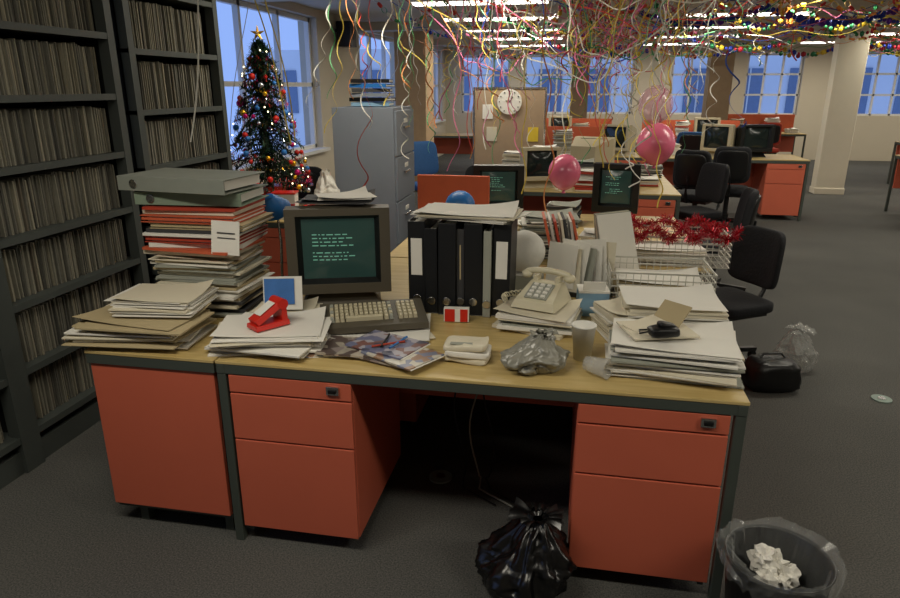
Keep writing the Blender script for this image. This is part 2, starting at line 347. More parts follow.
# ------------------------------------------------------------ terminals
def crt(name,loc,rz,w=.42,h=.34,d=.36,case=TERM,foot=.07,text=True,seed=1):
    b=MB(); bz=.042; r=random.Random(seed)
    z0=foot
    b.b2(-w/2,w/2,0,.09,z0,z0+bz,case); b.b2(-w/2,w/2,0,.09,z0+h-bz*.7,z0+h,case)
    b.b2(-w/2,-w/2+bz,0,.09,z0+bz,z0+h-bz*.7,case); b.b2(w/2-bz,w/2,0,.09,z0+bz,z0+h-bz*.7,case)
    iw,ih=w/2-bz,(h-bz*1.7)/2; zc=z0+bz+ih
    o=[(-iw,.004,zc-ih),(iw,.004,zc-ih),(iw,.004,zc+ih),(-iw,.004,zc+ih)]; k=.88
    i=[(-iw*k,.03,zc-ih*k),(iw*k,.03,zc-ih*k),(iw*k,.03,zc+ih*k),(-iw*k,.03,zc+ih*k)]
    b.add(o+i,[(0,1,5,4),(1,2,6,5),(2,3,7,6),(3,0,4,7)],BEZEL)
    n=10; vs=[];fs=[]
    def bul(u,v): return .031-.018*(1-u*u)*(1-v*v)
    for a in range(n+1):
        for c in range(n+1):
            u=a/n*2-1; v=c/n*2-1; vs.append((u*iw*k,bul(u,v),zc+v*ih*k))
    for a in range(n):
        for c in range(n): q=a*(n+1)+c; fs.append((q,q+n+1,q+n+2,q+1))
    b.add(vs,fs,SCREEN if text else SCROFF,None,True)
    if text:
        for row in range(9):
            if r.random()<.3: continue
            v=.62-row*.12; u=-.72+(.3 if r.random()<.35 else 0)
            while u<.35*r.uniform(.0,1.2):
                l=r.uniform(.04,.18); b.box(((u+l/2)*iw*k,bul(u+l/2,v)-.0015,zc+v*ih*k),(l*iw*k,.001,ih*.03),TEXT); u+=l+.05
    y0,y1=.09,d; k2=.62
    vs=[(-w/2,y0,z0),(w/2,y0,z0),(w/2,y0,z0+h),(-w/2,y0,z0+h),(-w/2*k2,y1,z0+.02),(w/2*k2,y1,z0+.02),(w/2*k2,y1,z0+h*.8),(-w/2*k2,y1,z0+h*.8)]
    b.add(vs,[(0,1,2,3),(0,4,5,1),(1,5,6,2),(2,6,7,3),(3,7,4,0),(5,4,7,6)],case)
    for q in range(6): b.box((0,.14+q*.03,z0+h-.012-q*.011),(w*.6,.008,.01),BEZEL,rot=(D(-16),0,0))
    b.box((0,d*.5,foot/2),(w*.8,d*.75,foot),case,tx=.75,ty=.7)
    return b.obj(name,loc,rz,bevel=.006)
def keyboard(name,loc,rz,w=.46,d=.2,case=TERM):
    b=MB()
    b.add([(-w/2,-d/2,0),(w/2,-d/2,0),(w/2,d/2,0),(-w/2,d/2,0),(-w/2,-d/2,.025),(w/2,-d/2,.025),(w/2,d/2,.06),(-w/2,d/2,.06)],[(0,3,2,1),(4,5,6,7),(0,1,5,4),(1,2,6,5),(2,3,7,6),(3,0,4,7)],case)
    sl=math.atan(.035/d); cols=18; kw=(w-.07)/cols; rp=(d-.07)/5
    for rr in range(5):
        yy=-d/2+.035+rp/2+rr*rp
        for c in range(cols):
            if c==13 : continue
            zt=.025+(yy+d/2)*.035/d+.008
            if rr==0 and 3<=c<=10:
                if c==3: b.box((-w/2+.035+7*kw,yy,zt),(kw*7.6,rp*.85,.016),KEY,rot=(sl,0,0),tx=.97,ty=.8)
                continue
            b.box((-w/2+.035+(c+.5)*kw,yy,zt),(kw*.9,rp*.88,.016),KEY if (c not in(0,12) or rr%2) else GREYP,rot=(sl,0,0),tx=.72,ty=.7)
    return b.obj(name,loc,rz,bevel=.001)
crt('computer_terminal',(-.93,2.50,.731),D(18),.42,.355,.3,seed=3)
pstack('paper_stack',-.97,2.64,1.16,.30,.2,.012,.2,(DKP,WHITE,GREENF,WHITE),6,.004,.12)
pstack('paper_stack',-.94,2.62,1.182,.22,.18,.004,.35,(WHITE,),7,.004,.1)
pstack('paper_stack',-.70,2.26,.73,.40,.24,.010,.3,WW,8,.004,.12,.01)
keyboard('computer_keyboard',(-.73,2.30,.753),D(22),.40,.19)
# ------------------------------------------------------------ binders standing
NAVY=mat('binder_black','#141619',.45,var=.08); 
xb=-.645
for i,(t,m,lb) in enumerate([(.07,NAVY,WHITE),(.05,NAVY,None),(.07,NAVY,None),(.03,DKP,BUFF),(.072,NAVY,None),(.03,GREYP,None),(.07,NAVY,WHITE)]):
    binder('lever_arch_binder',(xb+t/2,2.53-.01*(i%3),.731),(0,D(R.uniform(-.6,.6)),0),m,t,.28,.38 if t>.06 else .355,lb); xb+=t+.0035
pstack('paper_stack',-.42,2.66,1.117,.40,.27,.018,-.18,(WHITE,CREAM),10,.004,.08,.02)
# ------------------------------------------------------------ magazines
def cover(name,stops,scale,seed):
    m=bpy.data.materials.new(name); m.use_nodes=True; nt=m.node_tree; bs=nt.nodes['Principled BSDF']; L=nt.links.new
    tc=nt.nodes.new('ShaderNodeTexCoord'); mp=nt.nodes.new('ShaderNodeMapping'); mp.inputs['Location'].default_value=(seed,seed,0)
    v=nt.nodes.new('ShaderNodeTexVoronoi'); v.inputs['Scale'].default_value=scale; cr=nt.nodes.new('ShaderNodeValToRGB'); cr.color_ramp.interpolation='CONSTANT'
    while len(cr.color_ramp.elements)<len(stops): cr.color_ramp.elements.new(.5)
    for i,sx in enumerate(stops): cr.color_ramp.elements[i].position=i/len(stops); cr.color_ramp.elements[i].color=lin(sx)
    sp=nt.nodes.new('ShaderNodeSeparateColor'); L(tc.outputs['Object'],mp.inputs[0]); L(mp.outputs[0],v.inputs[0]); L(v.outputs['Color'],sp.inputs[0]); L(sp.outputs[0],cr.inputs[0]); L(cr.outputs[0],bs.inputs['Base Color']); bs.inputs['Roughness'].default_value=.3
    return m
MAG1=cover('mag_cover_a',['#8a7d7a','#b5ab9d','#5a4c48','#a0978a'],26,1); MAG2=cover('mag_cover_b',['#bdb7a9','#97765f','#c9c4b8','#7a7f96'],34,4); MAG3=cover('mag_cover_c',['#6d6f8c','#a5a0aa','#7c5650','#4a4c60'],30,7)
b=MB()
for i,(x,y,a,m) in enumerate([(-.12,.03,.35,MAG2),(.07,.0,-.25,MAG1),(-.06,.01,.1,MAG1),(.12,-.02,-.45,MAG2),(.05,.03,-.3,MAG3)]):
    b.box((x,y,.004+i*.007),(.24,.17,.006),m,rot=(0,0,a)); b.box((x+.008,y,.004+i*.007-.0025),(.236,.168,.002),WHITE,rot=(0,0,a))
b.obj('magazine_pile',(-.665,2.05,.731),-.08)
b=MB()
for x,y,a,m in ((0,0,.6,REDF),(.03,.02,1.3,BLUE),(-.02,.03,1.6,BLACK)): 
    b.tube([(x-.06*math.cos(a),y-.06*math.sin(a),0),(x+.06*math.cos(a),y+.06*math.sin(a),0)],.004,m)
b.obj('ballpoint_pens',(-.6,2.05,.775))
def bag(name,loc,rx,ry,h,m,folds=11,seed=0,neck=.16,lump=.16,ears=True,rz=0,lean=(0,0)):
    b=MB(); seg=120; rows=46; vs=[];fs=[]; rr=random.Random(seed)
    for j in range(rows+1):
        t=j/rows
        body=(math.sin(math.pi*min(1,(t*.92+.08))**.72))**.55 if t<.999 else 0
        prof=max(neck,body*(1-.15*t)) if t>.5 else max(.02,body) if t>0 else .02
        for k in range(seg):
            a=2*math.pi*k/seg; c,s=math.cos(a),math.sin(a)
            p=Vector((c*1.1,s*1.1,t*1.8))+Vector((seed,seed*.7,0))
            q=p+Vector((noise.noise(p*1.6),noise.noise(p*1.6+Vector((5,0,0))),noise.noise(p*1.6+Vector((0,5,0)))))*.5
            l=noise.noise(q*1.1)*lump*1.6
            cre=-abs(noise.noise(q*2.4))*lump*.9-abs(noise.noise(q*5.5))*lump*.38
            fo=.10*max(0,t-.35)*math.sin(a*folds+3*noise.noise(q*1.2)+4*t)
            k_=prof*(1+l+cre+fo)+0
            z=h*t*(1+.10*noise.noise(q*1.3+Vector((3,3,3))))
            vs.append((c*rx*k_+lean[0]*t*t,s*ry*k_+lean[1]*t*t,z if t>0 else 0))
    for j in range(rows):
        for k in range(seg):
            a=j*seg+k;c2=j*seg+(k+1)%seg; fs.append((a,c2,c2+seg,a+seg))
    b.add(vs,fs,m,None,True)
    if ears:
        for e in range(7):
            a=e*.95+rr.random(); L=h*rr.uniform(.16,.30); base=Vector((lean[0]+rx*neck*.5*math.cos(a),lean[1]+ry*neck*.5*math.sin(a),h*.95)); d=Vector((math.cos(a)*rr.uniform(.5,1.1),math.sin(a)*rr.uniform(.5,1.1),rr.uniform(.1,.9))).normalized(); sd=d.cross(Vector((0,0,1))).normalized()
            g=[];gf=[];n=6
            for i in range(n+1):
                for j in range(n+1):
                    u=i/n; v=j/n*2-1; g.append(base+d*L*u+sd*v*L*(.12+.5*u)+Vector((0,0,1))*(.16*L*math.sin(v*5+e)*u-.35*L*u*u))
            for i in range(n):
                for j in range(n): q=i*(n+1)+j; gf.append((q,q+n+1,q+n+2,q+1))
            b.add(g,gf,m,None,True)
    return b.obj(name,loc,rz)
b=MB(); 
for i in range(3): b.sq((R.gauss(0,.004),R.gauss(0,.004),.012+i*.021),(.15,.105,.024),[CREAM,WHITE,CREAM][i],.28,rot=(0,R.gauss(0,.05),R.gauss(0,.08)),wr=.005,seed=i)
b.box((0,-.03,.066),(.10,.02,.002),GREYP,rot=(0,0,.05)); b.obj('tissue_packet',(-.33,2.07,.733))
PLG=mat('plastic_bag_grey','#8a887d',.3,var=.25,scale=14,spec=.7)
bag('crumpled_plastic_bag',(-.10,2.03,.731),.10,.085,.125,PLG,9,3,.3,.32,True,.4,(.03,.0))
b=MB(); CUPM=mat('polystyrene_white','#dedcd4',.5)
b.lathe((0,0,0),[(.0001,.001),(.029,.001),(.030,0),(.040,.118),(.043,.12),(.043,.124),(.038,.124),(.028,.01),(.0001,.008)],CUPM,28,cap=False); b.obj('polystyrene_cup',(.06,2.15,.731))
b=MB(); CLR=mat('clear_plastic','#d8d8d2',.15,alpha=.35,spec=.8)
b.lathe((0,0,0),[(.0001,0),(.024,0),(.033,.08),(.035,.082),(.032,.08),(.023,.004)],CLR,20,rot=(D(90),0,D(60)),cap=False); b.obj('clear_plastic_cup',(.07,2.03,.766))
pstack('paper_stack',.35,2.14,.73,.40,.29,.10,-.08,(WHITE,WHITE,CREAM,WHITE,GREYP),11,.005,.05,.012)
b=MB(); b.box((0,0,.004),(.22,.17,.006),CREAM); b.box((.07,.05,.04),(.004,.11,.09),BUFF,rot=(0,D(48),.5)); b.box((-.02,.02,.012),(.15,.1,.005),CREAM,rot=(D(5),D(-4),.4)); b.obj('manila_envelopes',(.30,2.17,.842),.3)
b=MB(); b.sq((0,0,.018),(.10,.06,.034),BLACK,.5,wr=.003); b.sq((.01,.005,.036),(.06,.04,.02),BLACK,.6,rot=(0,.2,0)); b.tube([(-.04,0,.02),(-.07,.02,.006),(-.06,.05,.006),(-.02,.05,.006)],.003,BLACK); b.obj('black_glasses_case',(.31,2.09,.852),.3)
pstack('paper_stack',.38,2.48,.73,.36,.28,.13,.05,(WHITE,CREAM,WHITE),12,.008,.05)
pstack('paper_stack',.2,2.42,.73,.14,.2,.1,.35,(CREAM,WHITE,CREAM),13,.008,.08)
def basket(name,loc,rz,w,d,h,gap=.03,m=WIRE):
    b=MB(); t=.0028
    def rail(z,ww=w,dd=d):
        b.box((0,-dd/2,z),(ww,t*1.6,t*1.6),m); b.box((0,dd/2,z),(ww,t*1.6,t*1.6),m); b.box((-ww/2,0,z),(t*1.6,dd,t*1.6),m); b.box((ww/2,0,z),(t*1.6,dd,t*1.6),m)
    for k in range(int(h/gap)+1): rail(.003+k*gap)
    rail(h)
    nx=int(w/gap); ny=int(d/gap)
    for i in range(nx+1):
        x=-w/2+w*i/nx; b.box((x,0,.003),(t,d,t),m)
        for s in (-1,1): b.box((x,s*d/2,h/2),(t,t,h),m)
    for i in range(ny+1):
        y=-d/2+d*i/ny; b.box((0,y,.003),(w,t,t),m)
        for s in (-1,1): b.box((s*w/2,y,h/2),(t,t,h),m)
    return b.obj(name,loc,rz)
basket('wire_letter_tray',(.38,2.88,.733),.03,.42,.28,.15)
pstack('paper_stack',.38,2.88,.74,.36,.24,.09,.03,(WHITE,BUFF,CREAM),14,.008,.03,.005)
basket('wire_letter_tray',(.53,3.62,.733),0,.55,.3,.15)
pstack('paper_stack',.50,3.62,.74,.40,.22,.06,.03,WW,15,.008,.03,.005)
pstack('directory_stack',-.11,2.45,.73,.29,.24,.07,-.1,(CREAM,WHITE,GREYP,CREAM,WHITE),16,.012,.07)
b=MB()
b.add([(-.1,-.11,0),(.1,-.11,0),(.1,.11,0),(-.1,.11,0),(-.085,-.10,.035),(.085,-.10,.035),(.07,.05,.085),(-.07,.05,.085),(-.07,.095,.08),(.07,.095,.08)],
 [(0,3,2,1),(0,1,5,4),(4,5,6,7),(7,6,9,8),(8,9,2,3),(1,2,9,6,5),(0,4,7,8,3)],PHONE)
b.box((0,-.03,.062),(.10,.115,.006),GREYP,rot=(D(18.5),0,0))
for i in range(4):
    for j in range(3): b.box((-.03+j*.03,-.07+i*.026,.052+i*.0087),(.021,.017,.012),WHITE,rot=(D(18.5),0,0),tx=.85,ty=.85)
for s in (-1,1): b.box((s*.05,.07,.095),(.02,.05,.025),PHONE)
b.tube([(-.1,.07,.115),(-.06,.07,.125),(0,.07,.13),(.06,.07,.125),(.1,.07,.115)],.014,PHONE,10)
for s in (-1,1): b.sph((s*.098,.07,.105),.028,PHONE,14,(1,.95,.7))
pts=[(-.1+.012*math.cos(t*1.3)-.06*math.sin(t/60*3.1),.06-t*.003,.02+.012*math.sin(t*1.3)) for t in range(50)]
b.tube(pts,.003,PHONE,5)
b.obj('desk_telephone',(-.10,2.49,.812),D(-18),bevel=.004,sc=.9)
b=MB(); b.box((0,0,.03),(.1,.03,.055),WHITE); b.box((-.026,-.0155,.03),(.04,.002,.052),RED); b.box((.03,-.0155,.03),(.03,.002,.052),RED); b.obj('cigarette_pack',(-.43,2.44,.731),.1,bevel=.001)
b=MB(); b.box((0,0,.05),(.12,.1,.1),BLUEF); b.box((0,0,.102),(.124,.104,.008),WHITE); b.box((0,-.04,.125),(.09,.004,.04),WHITE,rot=(.2,0,0)); b.obj('tissue_box',(.10,2.65,.731),.1)
b=MB()
for i in range(7): b.box((-.09+i*.025+R.gauss(0,.004),i*.02,.11+R.uniform(-.01,.03)),(.13,.003,.2),[WHITE,CREAM,WHITE,GREYP,WHITE][i%5],rot=(D(R.uniform(-12,-2)),R.gauss(0,.12),R.gauss(0,.15)))
b.box((0,.08,.01),(.26,.2,.02),BEZEL); b.obj('envelope_rack',(.05,2.86,.732),-.2)
b=MB()
for i in range(4): b.box((i*.014,0,.16),(.004,.21,.32),[GREYP,CREAM,GREYP,WHITE][i],rot=(0,D(-10-i*3),0))
b.box((0.02,0,.005),(.12,.2,.01),BEZEL); b.obj('folder_holder',(.2,3.22,.732),-.9)
b=MB()
for i in range(7): b.box((i*.022,R.gauss(0,.01),.15),(.012,.2,.29+R.uniform(-.03,.02)),[ORF,WHITE,REDF,CREAM,DKP,WHITE,ORF][i],rot=(0,D(-14+R.gauss(0,3)),0))
b.obj('leaning_magazine_row',(-.10,3.2,.732),.1)
b=MB(); b.sph((0,0,.095),.095,mat('styrofoam_ball','#e6e4dc',.7,var=.03,scale=60,bump=.15),28); b.obj('polystyrene_ball',(-.205,2.93,.816))
b=MB(); b.b2(-.09,.09,-.07,.07,0,.08,GREYP); b.b2(-.085,.085,-.065,.065,.08,.083,WHITE); b.obj('index_card_box',(-.205,2.93,.732))
pstack('paper_stack',-.6,3.12,.73,.3,.25,.1,.1,MM,17)
AV=[(.5,3.62),(-.5,4.6),(.27,4.6),(-.62,3.62),(2.25,9.3),(1.75,9.3),(.2,6.9),(2.1,12),(4.8,9.65),(-.3,12.2),(-.75,4.12),(-.3,6.3),(.5,9.55),(.45,6.25)]
def scatter(x0,x1,y0,y1,z,n,seed,hmax=.16,names=('paper_stack','folder_stack','book_pile')):
    r=random.Random(seed); placed=list(AV)
    n+=len(AV)
    for k in range(n*12):
        if len(placed)>=n: break
        x,y=r.uniform(x0,x1),r.uniform(y0,y1)
        if any(abs(x-a)<.33 and abs(y-c)<.28 for a,c in placed): continue
        placed.append((x,y))
        pal=r.choice([WW,MM,(CREAM,WHITE,BUFF),(WHITE,REDF,CREAM,WHITE),(GREYP,WHITE,DKP)])
        pstack(r.choice(names),x,y,z,r.uniform(.2,.28),r.uniform(.18,.24),r.uniform(.03,hmax),r.uniform(-.3,.3),pal,seed+k,r.choice([.006,.012,.02]),.08)
scatter(-.25,.2,3.58,3.98,.73,3,22,.24); scatter(-.15,.0,4.4,4.75,.73,2,23,.25); scatter(.58,.58,4.35,4.75,.73,2,33,.2)
scatter(-.6,.76,6.15,7.3,.73,11,24,.36); scatter(1.15,1.3,9.1,9.45,.76,1,25,.25); scatter(-.75,.0,9.45,9.75,.73,3,26,.4); scatter(4.4,5.5,9.35,9.8,.76,2,27,.25)
scatter(1.15,2.65,11.75,12.05,.73,3,28,.4); scatter(-1.,.65,12.05,12.35,.73,4,29,.4); scatter(5.6,7,12.35,12.65,.73,3,31,.35); scatter(3.1,4.3,14.75,15.0,.73,3,32,.35)
crt('computer_terminal',(-.5,4.45,.73),D(8),.34,.3,.34,BEZEL,.09,seed=5)
crt('computer_terminal',(.27,4.5,.73),D(-8),.30,.32,.34,BEZEL,.09,seed=6)
crt('computer_terminal',(2.25,9.15,.76),D(10),.42,.34,.4,BEZEL,.07,text=False)
crt('computer_monitor',(1.75,9.15,.76),D(-30),.38,.34,.4,BEIGE,.07,text=False)
crt('computer_monitor',(.2,7.05,.73),D(160),.4,.34,.4,BEIGE,.07,text=False)
crt('computer_monitor',(-.3,6.15,.73),D(20),.36,.3,.36,BEIGE,.07,text=False)
crt('computer_monitor',(.5,9.4,.73),D(-30),.4,.34,.4,BEIGE,.07,text=False)
crt('computer_monitor',(2.1,11.8,.73),D(0),.4,.34,.4,BEIGE,.07,text=False)
crt('computer_monitor',(4.8,9.45,.76),D(0),.4,.34,.4,BEZEL,.07,text=False)
crt('computer_monitor',(-.3,12.05,.73),D(0),.4,.34,.4,BEIGE,.07,text=False)
def divider(x,y,w,h=.36,z=.732,m=ORF,rz=0):
    b=MB(); b.b2(-w/2,w/2,-.012,.012,0,h,m); b.b2(-w/2,-w/2+.06,-.04,.04,-.0,.02,FRAME); b.b2(w/2-.06,w/2,-.04,.04,0,.02,FRAME); b.obj('orange_desk_divider',(x,y,z),rz,bevel=.004)
divider(-.75,4.12,.46,.36,rz=.0); divider(.0,9.95,1.6,.35); divider(1.9,12.25,1.6,.35); divider(-.2,12.55,1.6,.35); divider(6.3,12.85,1.6,.35); divider(3.7,15.2,1.4,.35)
# small potted plant
b=MB(); LF=mat('leaf_green','#3c6b3a',.5,var=.3); b.lathe((0,0,0),[(.06,0),(.085,.13),(.09,.135),(.08,.13)],mat('terracotta','#a85c3c',.8),20); rp=random.Random(4)
for i in range(46):
    a=rp.uniform(0,6.28); L=rp.uniform(.14,.30); up=rp.uniform(.15,1.2); d=Vector((math.cos(a),math.sin(a),up)).normalized(); sd=Vector((-math.sin(a),math.cos(a),0)); p0=Vector((0,0,.13)); g=[];gf=[]
    for k in range(6):
        u=k/5; c=p0+d*L*u+Vector((0,0,-.35*L*u*u)); w=.018*math.sin(math.pi*min(1,u+.08)); g+=[c-sd*w,c+sd*w]
    for k in range(5): gf.append((2*k,2*k+1,2*k+3,2*k+2))
    b.add(g,gf,LF,None,True)
b.obj('potted_plant',(.45,6.22,.732))
b=MB(); b.cyl((0,0,.01),.06,.02,WHP,20); b.cyl((0,0,.04),.012,.06,WHP,10); b.sph((0,0,.16),.1,BLUE,20); b.obj('desk_globe',(-.62,3.62,.732+.12),sc=.85)
b=MB(); b.b2(-.15,.15,-.12,.12,0,.115,BUFF); b.b2(-.155,.155,-.125,.125,.085,.118,GREYP); b.obj('archive_box',(-.62,3.62,.732),.1)
def tinsel(name,pts,r,m,n,seed):
    rr=random.Random(seed); b=MB(); pts=[Vector(p) for p in pts]
    for k in range(n):
        t=rr.random()*(len(pts)-1); i=int(t); p=pts[i].lerp(pts[i+1],t-i)
        d=Vector((rr.gauss(0,1),rr.gauss(0,1),rr.gauss(0,1))).normalized(); w=d.cross(Vector((rr.random(),rr.random(),rr.random()))).normalized()*.0018
        e=p+d*r*rr.uniform(.6,1.1); b.add([p-w,p+w,e+w,e-w],[(0,1,2,3)],m[k%len(m)])
    b.tube(pts,.002,m[0],5); return b.obj(name)
TINR=mat('tinsel_red','#b8182a',.25,.5,var=.5,scale=40); TINR2=mat('tinsel_pink','#e06878',.2,.6); TINS=mat('tinsel_silver','#c8ccd4',.2,.8); TING=mat('tinsel_gold','#d8a52a',.25,.7)
tp=[(.25+i*.0195,3.46+.03*math.sin(i*1.3),.905+.025*math.sin(i*.9)) for i in range(31)]
tinsel('red_tinsel_garland',tp,.042,[TINR,TINR,TINR2],1500,1)
tp=[(.26+i*.021,3.76+.03*math.sin(i*1.1),.905+.02*math.sin(i*.7)) for i in range(28)]
tinsel('red_tinsel_garland',tp,.042,[TINR,TINR,TINR2],1200,2)
# ------------------------------------------------------------ filing cabinet
b=MB(); b.b2(-1.87,-1.38,5.03,5.63,.02,1.47,CABG)
for i in range(4):
    z0=.06+i*.35; b.b2(-1.385,-1.362,5.05,5.61,z0,z0+.335,CABG); b.b2(-1.362,-1.345,5.25,5.41,z0+.2,z0+.215,CHROME); b.b2(-1.362,-1.357,5.28,5.38,z0+.24,z0+.275,WHITE)
b.b2(-1.86,-1.39,5.04,5.62,0,.02,BLACK); b.obj('filing_cabinet',bevel=.004)
b=MB(); 
for i,(m,a) in enumerate([(BLUEF,.1),(BLACK,-.1),(CABG,.05),(DKP,.2),(BLUE,-.05),(BLACK,.15)]): b.box((0,0,.02+i*.035),(.3,.24,.028),m,rot=(0,0,a)); b.box((0,0,.02+i*.035),(.305,.2,.012),WHITE,rot=(0,0,a))
b.obj('document_tray_stack',(-1.62,5.3,1.471))
b=MB(); b.b2(-.4,.4,-.02,.02,.05,1.6,PARTM); b.b2(-.42,-.4,-.03,.03,0,1.62,CHROME); b.b2(.4,.42,-.03,.03,0,1.62,CHROME); b.b2(-.42,.42,-.025,.025,1.6,1.62,CHROME); b.b2(-.42,-.38,-.25,.25,0,.03,FRAME); b.b2(.38,.42,-.25,.25,0,.03,FRAME)
for x,z,m in ((-.25,1.35,WHITE),(-.2,1.1,CREAM),(.28,1.1,YELL)): b.box((x,-.023,z),(.12,.004,.16),m)
b.obj('office_partition_screen',(-.78,7.9,0))
b=MB(); b.cyl((0,0,0),.14,.01,WHITE,28,rot=(D(90),0,0)); 
for k in range(12): b.box((.115*math.cos(k*D(30)),-.008,.115*math.sin(k*D(30))),(.012,.003,.012),BLACK)
b.box((.02,-.008,.03),(.008,.003,.07),BLACK,rot=(0,D(30),0)); b.box((-.02,-.008,.01),(.05,.003,.008),BLACK); b.obj('wall_clock',(-.78,7.87,1.46))
# ------------------------------------------------------------ chairs
def chair(name,x,y,rz,m=CLOTHB,sc=1,bk=.42):
    b=MB()
    b.sq((0,0,.46),(.46,.44,.085),m,.35); b.box((0,0,.41),(.36,.34,.03),BLACK)
    b.sq((0,.245,.56+bk/2),(.44,.07,bk),m,.38,rot=(D(-8),0,0),bend=.06,tz=.12)
    b.sq((0,.285,.56+bk/2),(.36,.03,bk*.8),BLACK,.38,rot=(D(-8),0,0),bend=.045,tz=.1)
    b.tube([(0,.1,.41),(0,.26,.42),(0,.31,.52),(0,.30,.70)],.016,BLACK,8)
    b.cyl((0,0,.26),.028,.32,BLACK,12); b.cyl((0,0,.12),.04,.1,BLACK,12)
    for k in range(5):
        a=k*D(72)+.3; c,s=math.cos(a),math.sin(a); b.box((c*.15,s*.15,.085),(.3,.04,.03),BLACK,rot=(0,D(6),a)); b.cyl((c*.28,s*.28,.028),.028,.03,BLACK,12,rot=(D(90),0,a))
    return b.obj(name,(x,y,0),rz,sc=sc)
chair('office_chair',.95,4.0,D(-58),sc=.86,bk=.40); chair('office_chair',1.8,8.35,D(170)); chair('office_chair',1.2,6.9,D(-60),sc=.92); chair('office_chair',1.15,5.5,D(-95),sc=.88)
chair('office_chair',1.35,7.8,D(150)); chair('office_chair',-1.75,8.0,D(40),CLOTHBL); chair('office_chair',-2.3,5.6,D(180),CLOTHB); chair('office_chair',5.0,8.6,D(180)); chair('office_chair',4.3,8.5,D(150)); chair('office_chair',.2,8.6,D(180)); chair('office_chair',-.7,5.5,D(10),CLOTHB)
CLOTHR=mat('fabric_red','#9c3524',.9); chair('office_chair',6.6,11.6,D(190),CLOTHR); chair('office_chair',1.7,11.0,D(180),CLOTHBL); chair('office_chair',0,11.2,D(180),CLOTHR); chair('office_chair',3.6,14,D(180),CLOTHR); chair('office_chair',7.2,8.8,D(180),CLOTHR)
b=MB(); b.sq((0,0,.09),(.32,.2,.18),BLACK,.5,tz=.2,wr=.01); b.tube([(-.08,0,.16),(-.05,.02,.2),(.05,.02,.2),(.08,0,.16)],.007,BLACK); b.obj('black_holdall',(1.15,3.68,0),.2)
CLB=mat('clear_bag','#a9aaa6',.15,alpha=.4,spec=.9)
bag('clear_plastic_bag',(1.36,4.0,0),.12,.12,.26,CLB,9,8,.3,.22,True)
bag('black_carrier_bag',(4.35,9.0,0),.15,.13,.32,BLACK,9,9)
# ------------------------------------------------------------ waste bin
b=MB(); BINM=mat('bin_black','#08080a',.35)
b.lathe((0,0,0),[(.0001,0),(.115,0),(.15,.36),(.155,.365),(.152,.37),(.145,.36),(.11,.01),(.0001,.01)],BINM,40,cap=False)
vs=[];fs=[];seg=110; prof=[(.157,.305),(.159,.325),(.162,.345),(.165,.375),(.157,.39),(.145,.37),(.13,.3),(.11,.2)]
for j,(rr,z) in enumerate(prof):
    for k in range(seg):
        a=2*math.pi*k/seg; p=Vector((math.cos(a)*3,math.sin(a)*3,z*10)); q=noise.noise(p*2.3); q2=noise.noise(p*.5+Vector((5,5,5)))
        r_=rr+(.022*abs(q)+.010*q2)*(1 if j<5 else -1)+ (0.002 if j<5 else 0); vs.append((r_*math.cos(a),r_*math.sin(a),z+(.09*q2+.04*q if j in(0,1) else .03*q2 if j in (3,4) else 0.0)))
for j in range(len(prof)-1):
    for k in range(seg): a=j*seg+k;c=j*seg+(k+1)%seg; fs.append((a,c,c+seg,a+seg))
b.add(vs,fs,mat('bin_liner','#c8cbc9',.08,alpha=.13,spec=1),None,False)
for i in range(4):
    rr=.036; ang=i*1.3; c0=Vector((.035*math.cos(ang),.035*math.sin(ang)+.02,.28+.02*(i%3)))
    vs=[];fs=[];n=10
    for a in range(n+1):
        for c in range(n*2):
            t=math.pi*a/n; q=2*math.pi*c/(n*2); d=Vector((math.sin(t)*math.cos(q),math.sin(t)*math.sin(q),math.cos(t))); vs.append(c0+d*rr*(1+.8*noise.noise(d*2.2+Vector((i,0,0)))))
    for a in range(n):
        for c in range(n*2): k=a*n*2+c;k2=a*n*2+(c+1)%(n*2); fs.append((k,k2,k2+n*2,k+n*2))
    b.add(vs,fs,WHITE)
b.obj('waste_bin',(.635,1.715,0),sc=.94)
BB=mat('bin_bag_black','#0b0b0c',.3,var=.1,spec=.6)
bag('black_rubbish_bag',(-.085,1.86,0),.155,.15,.29,BB,13,11,.2,.24,True,0,(.03,.0))
for i,(x,y) in enumerate(((1.71,3.63),(-.5,2.45))):
    b=MB(); b.cyl((0,0,.004),.05,.008,mat('floor_plate','#7a8a82',.5),20); b.cyl((0,0,.009),.02,.004,CHROME,12); b.obj('floor_socket_plate',(x,y,0))
b=MB(); 
for k,x0 in enumerate((-.35,-.42,-.3)):
    b.tube([(x0+.03*math.sin(t*.5+k),2.56-.008*t,.68-.66*min(1,t/14)+ .01) for t in range(16)]+[(x0+.03*(t-15),2.4-.02*(t-15),.012) for t in range(16,22)],.004,BLACK if k else GREYP,5)
b.obj('power_cables')
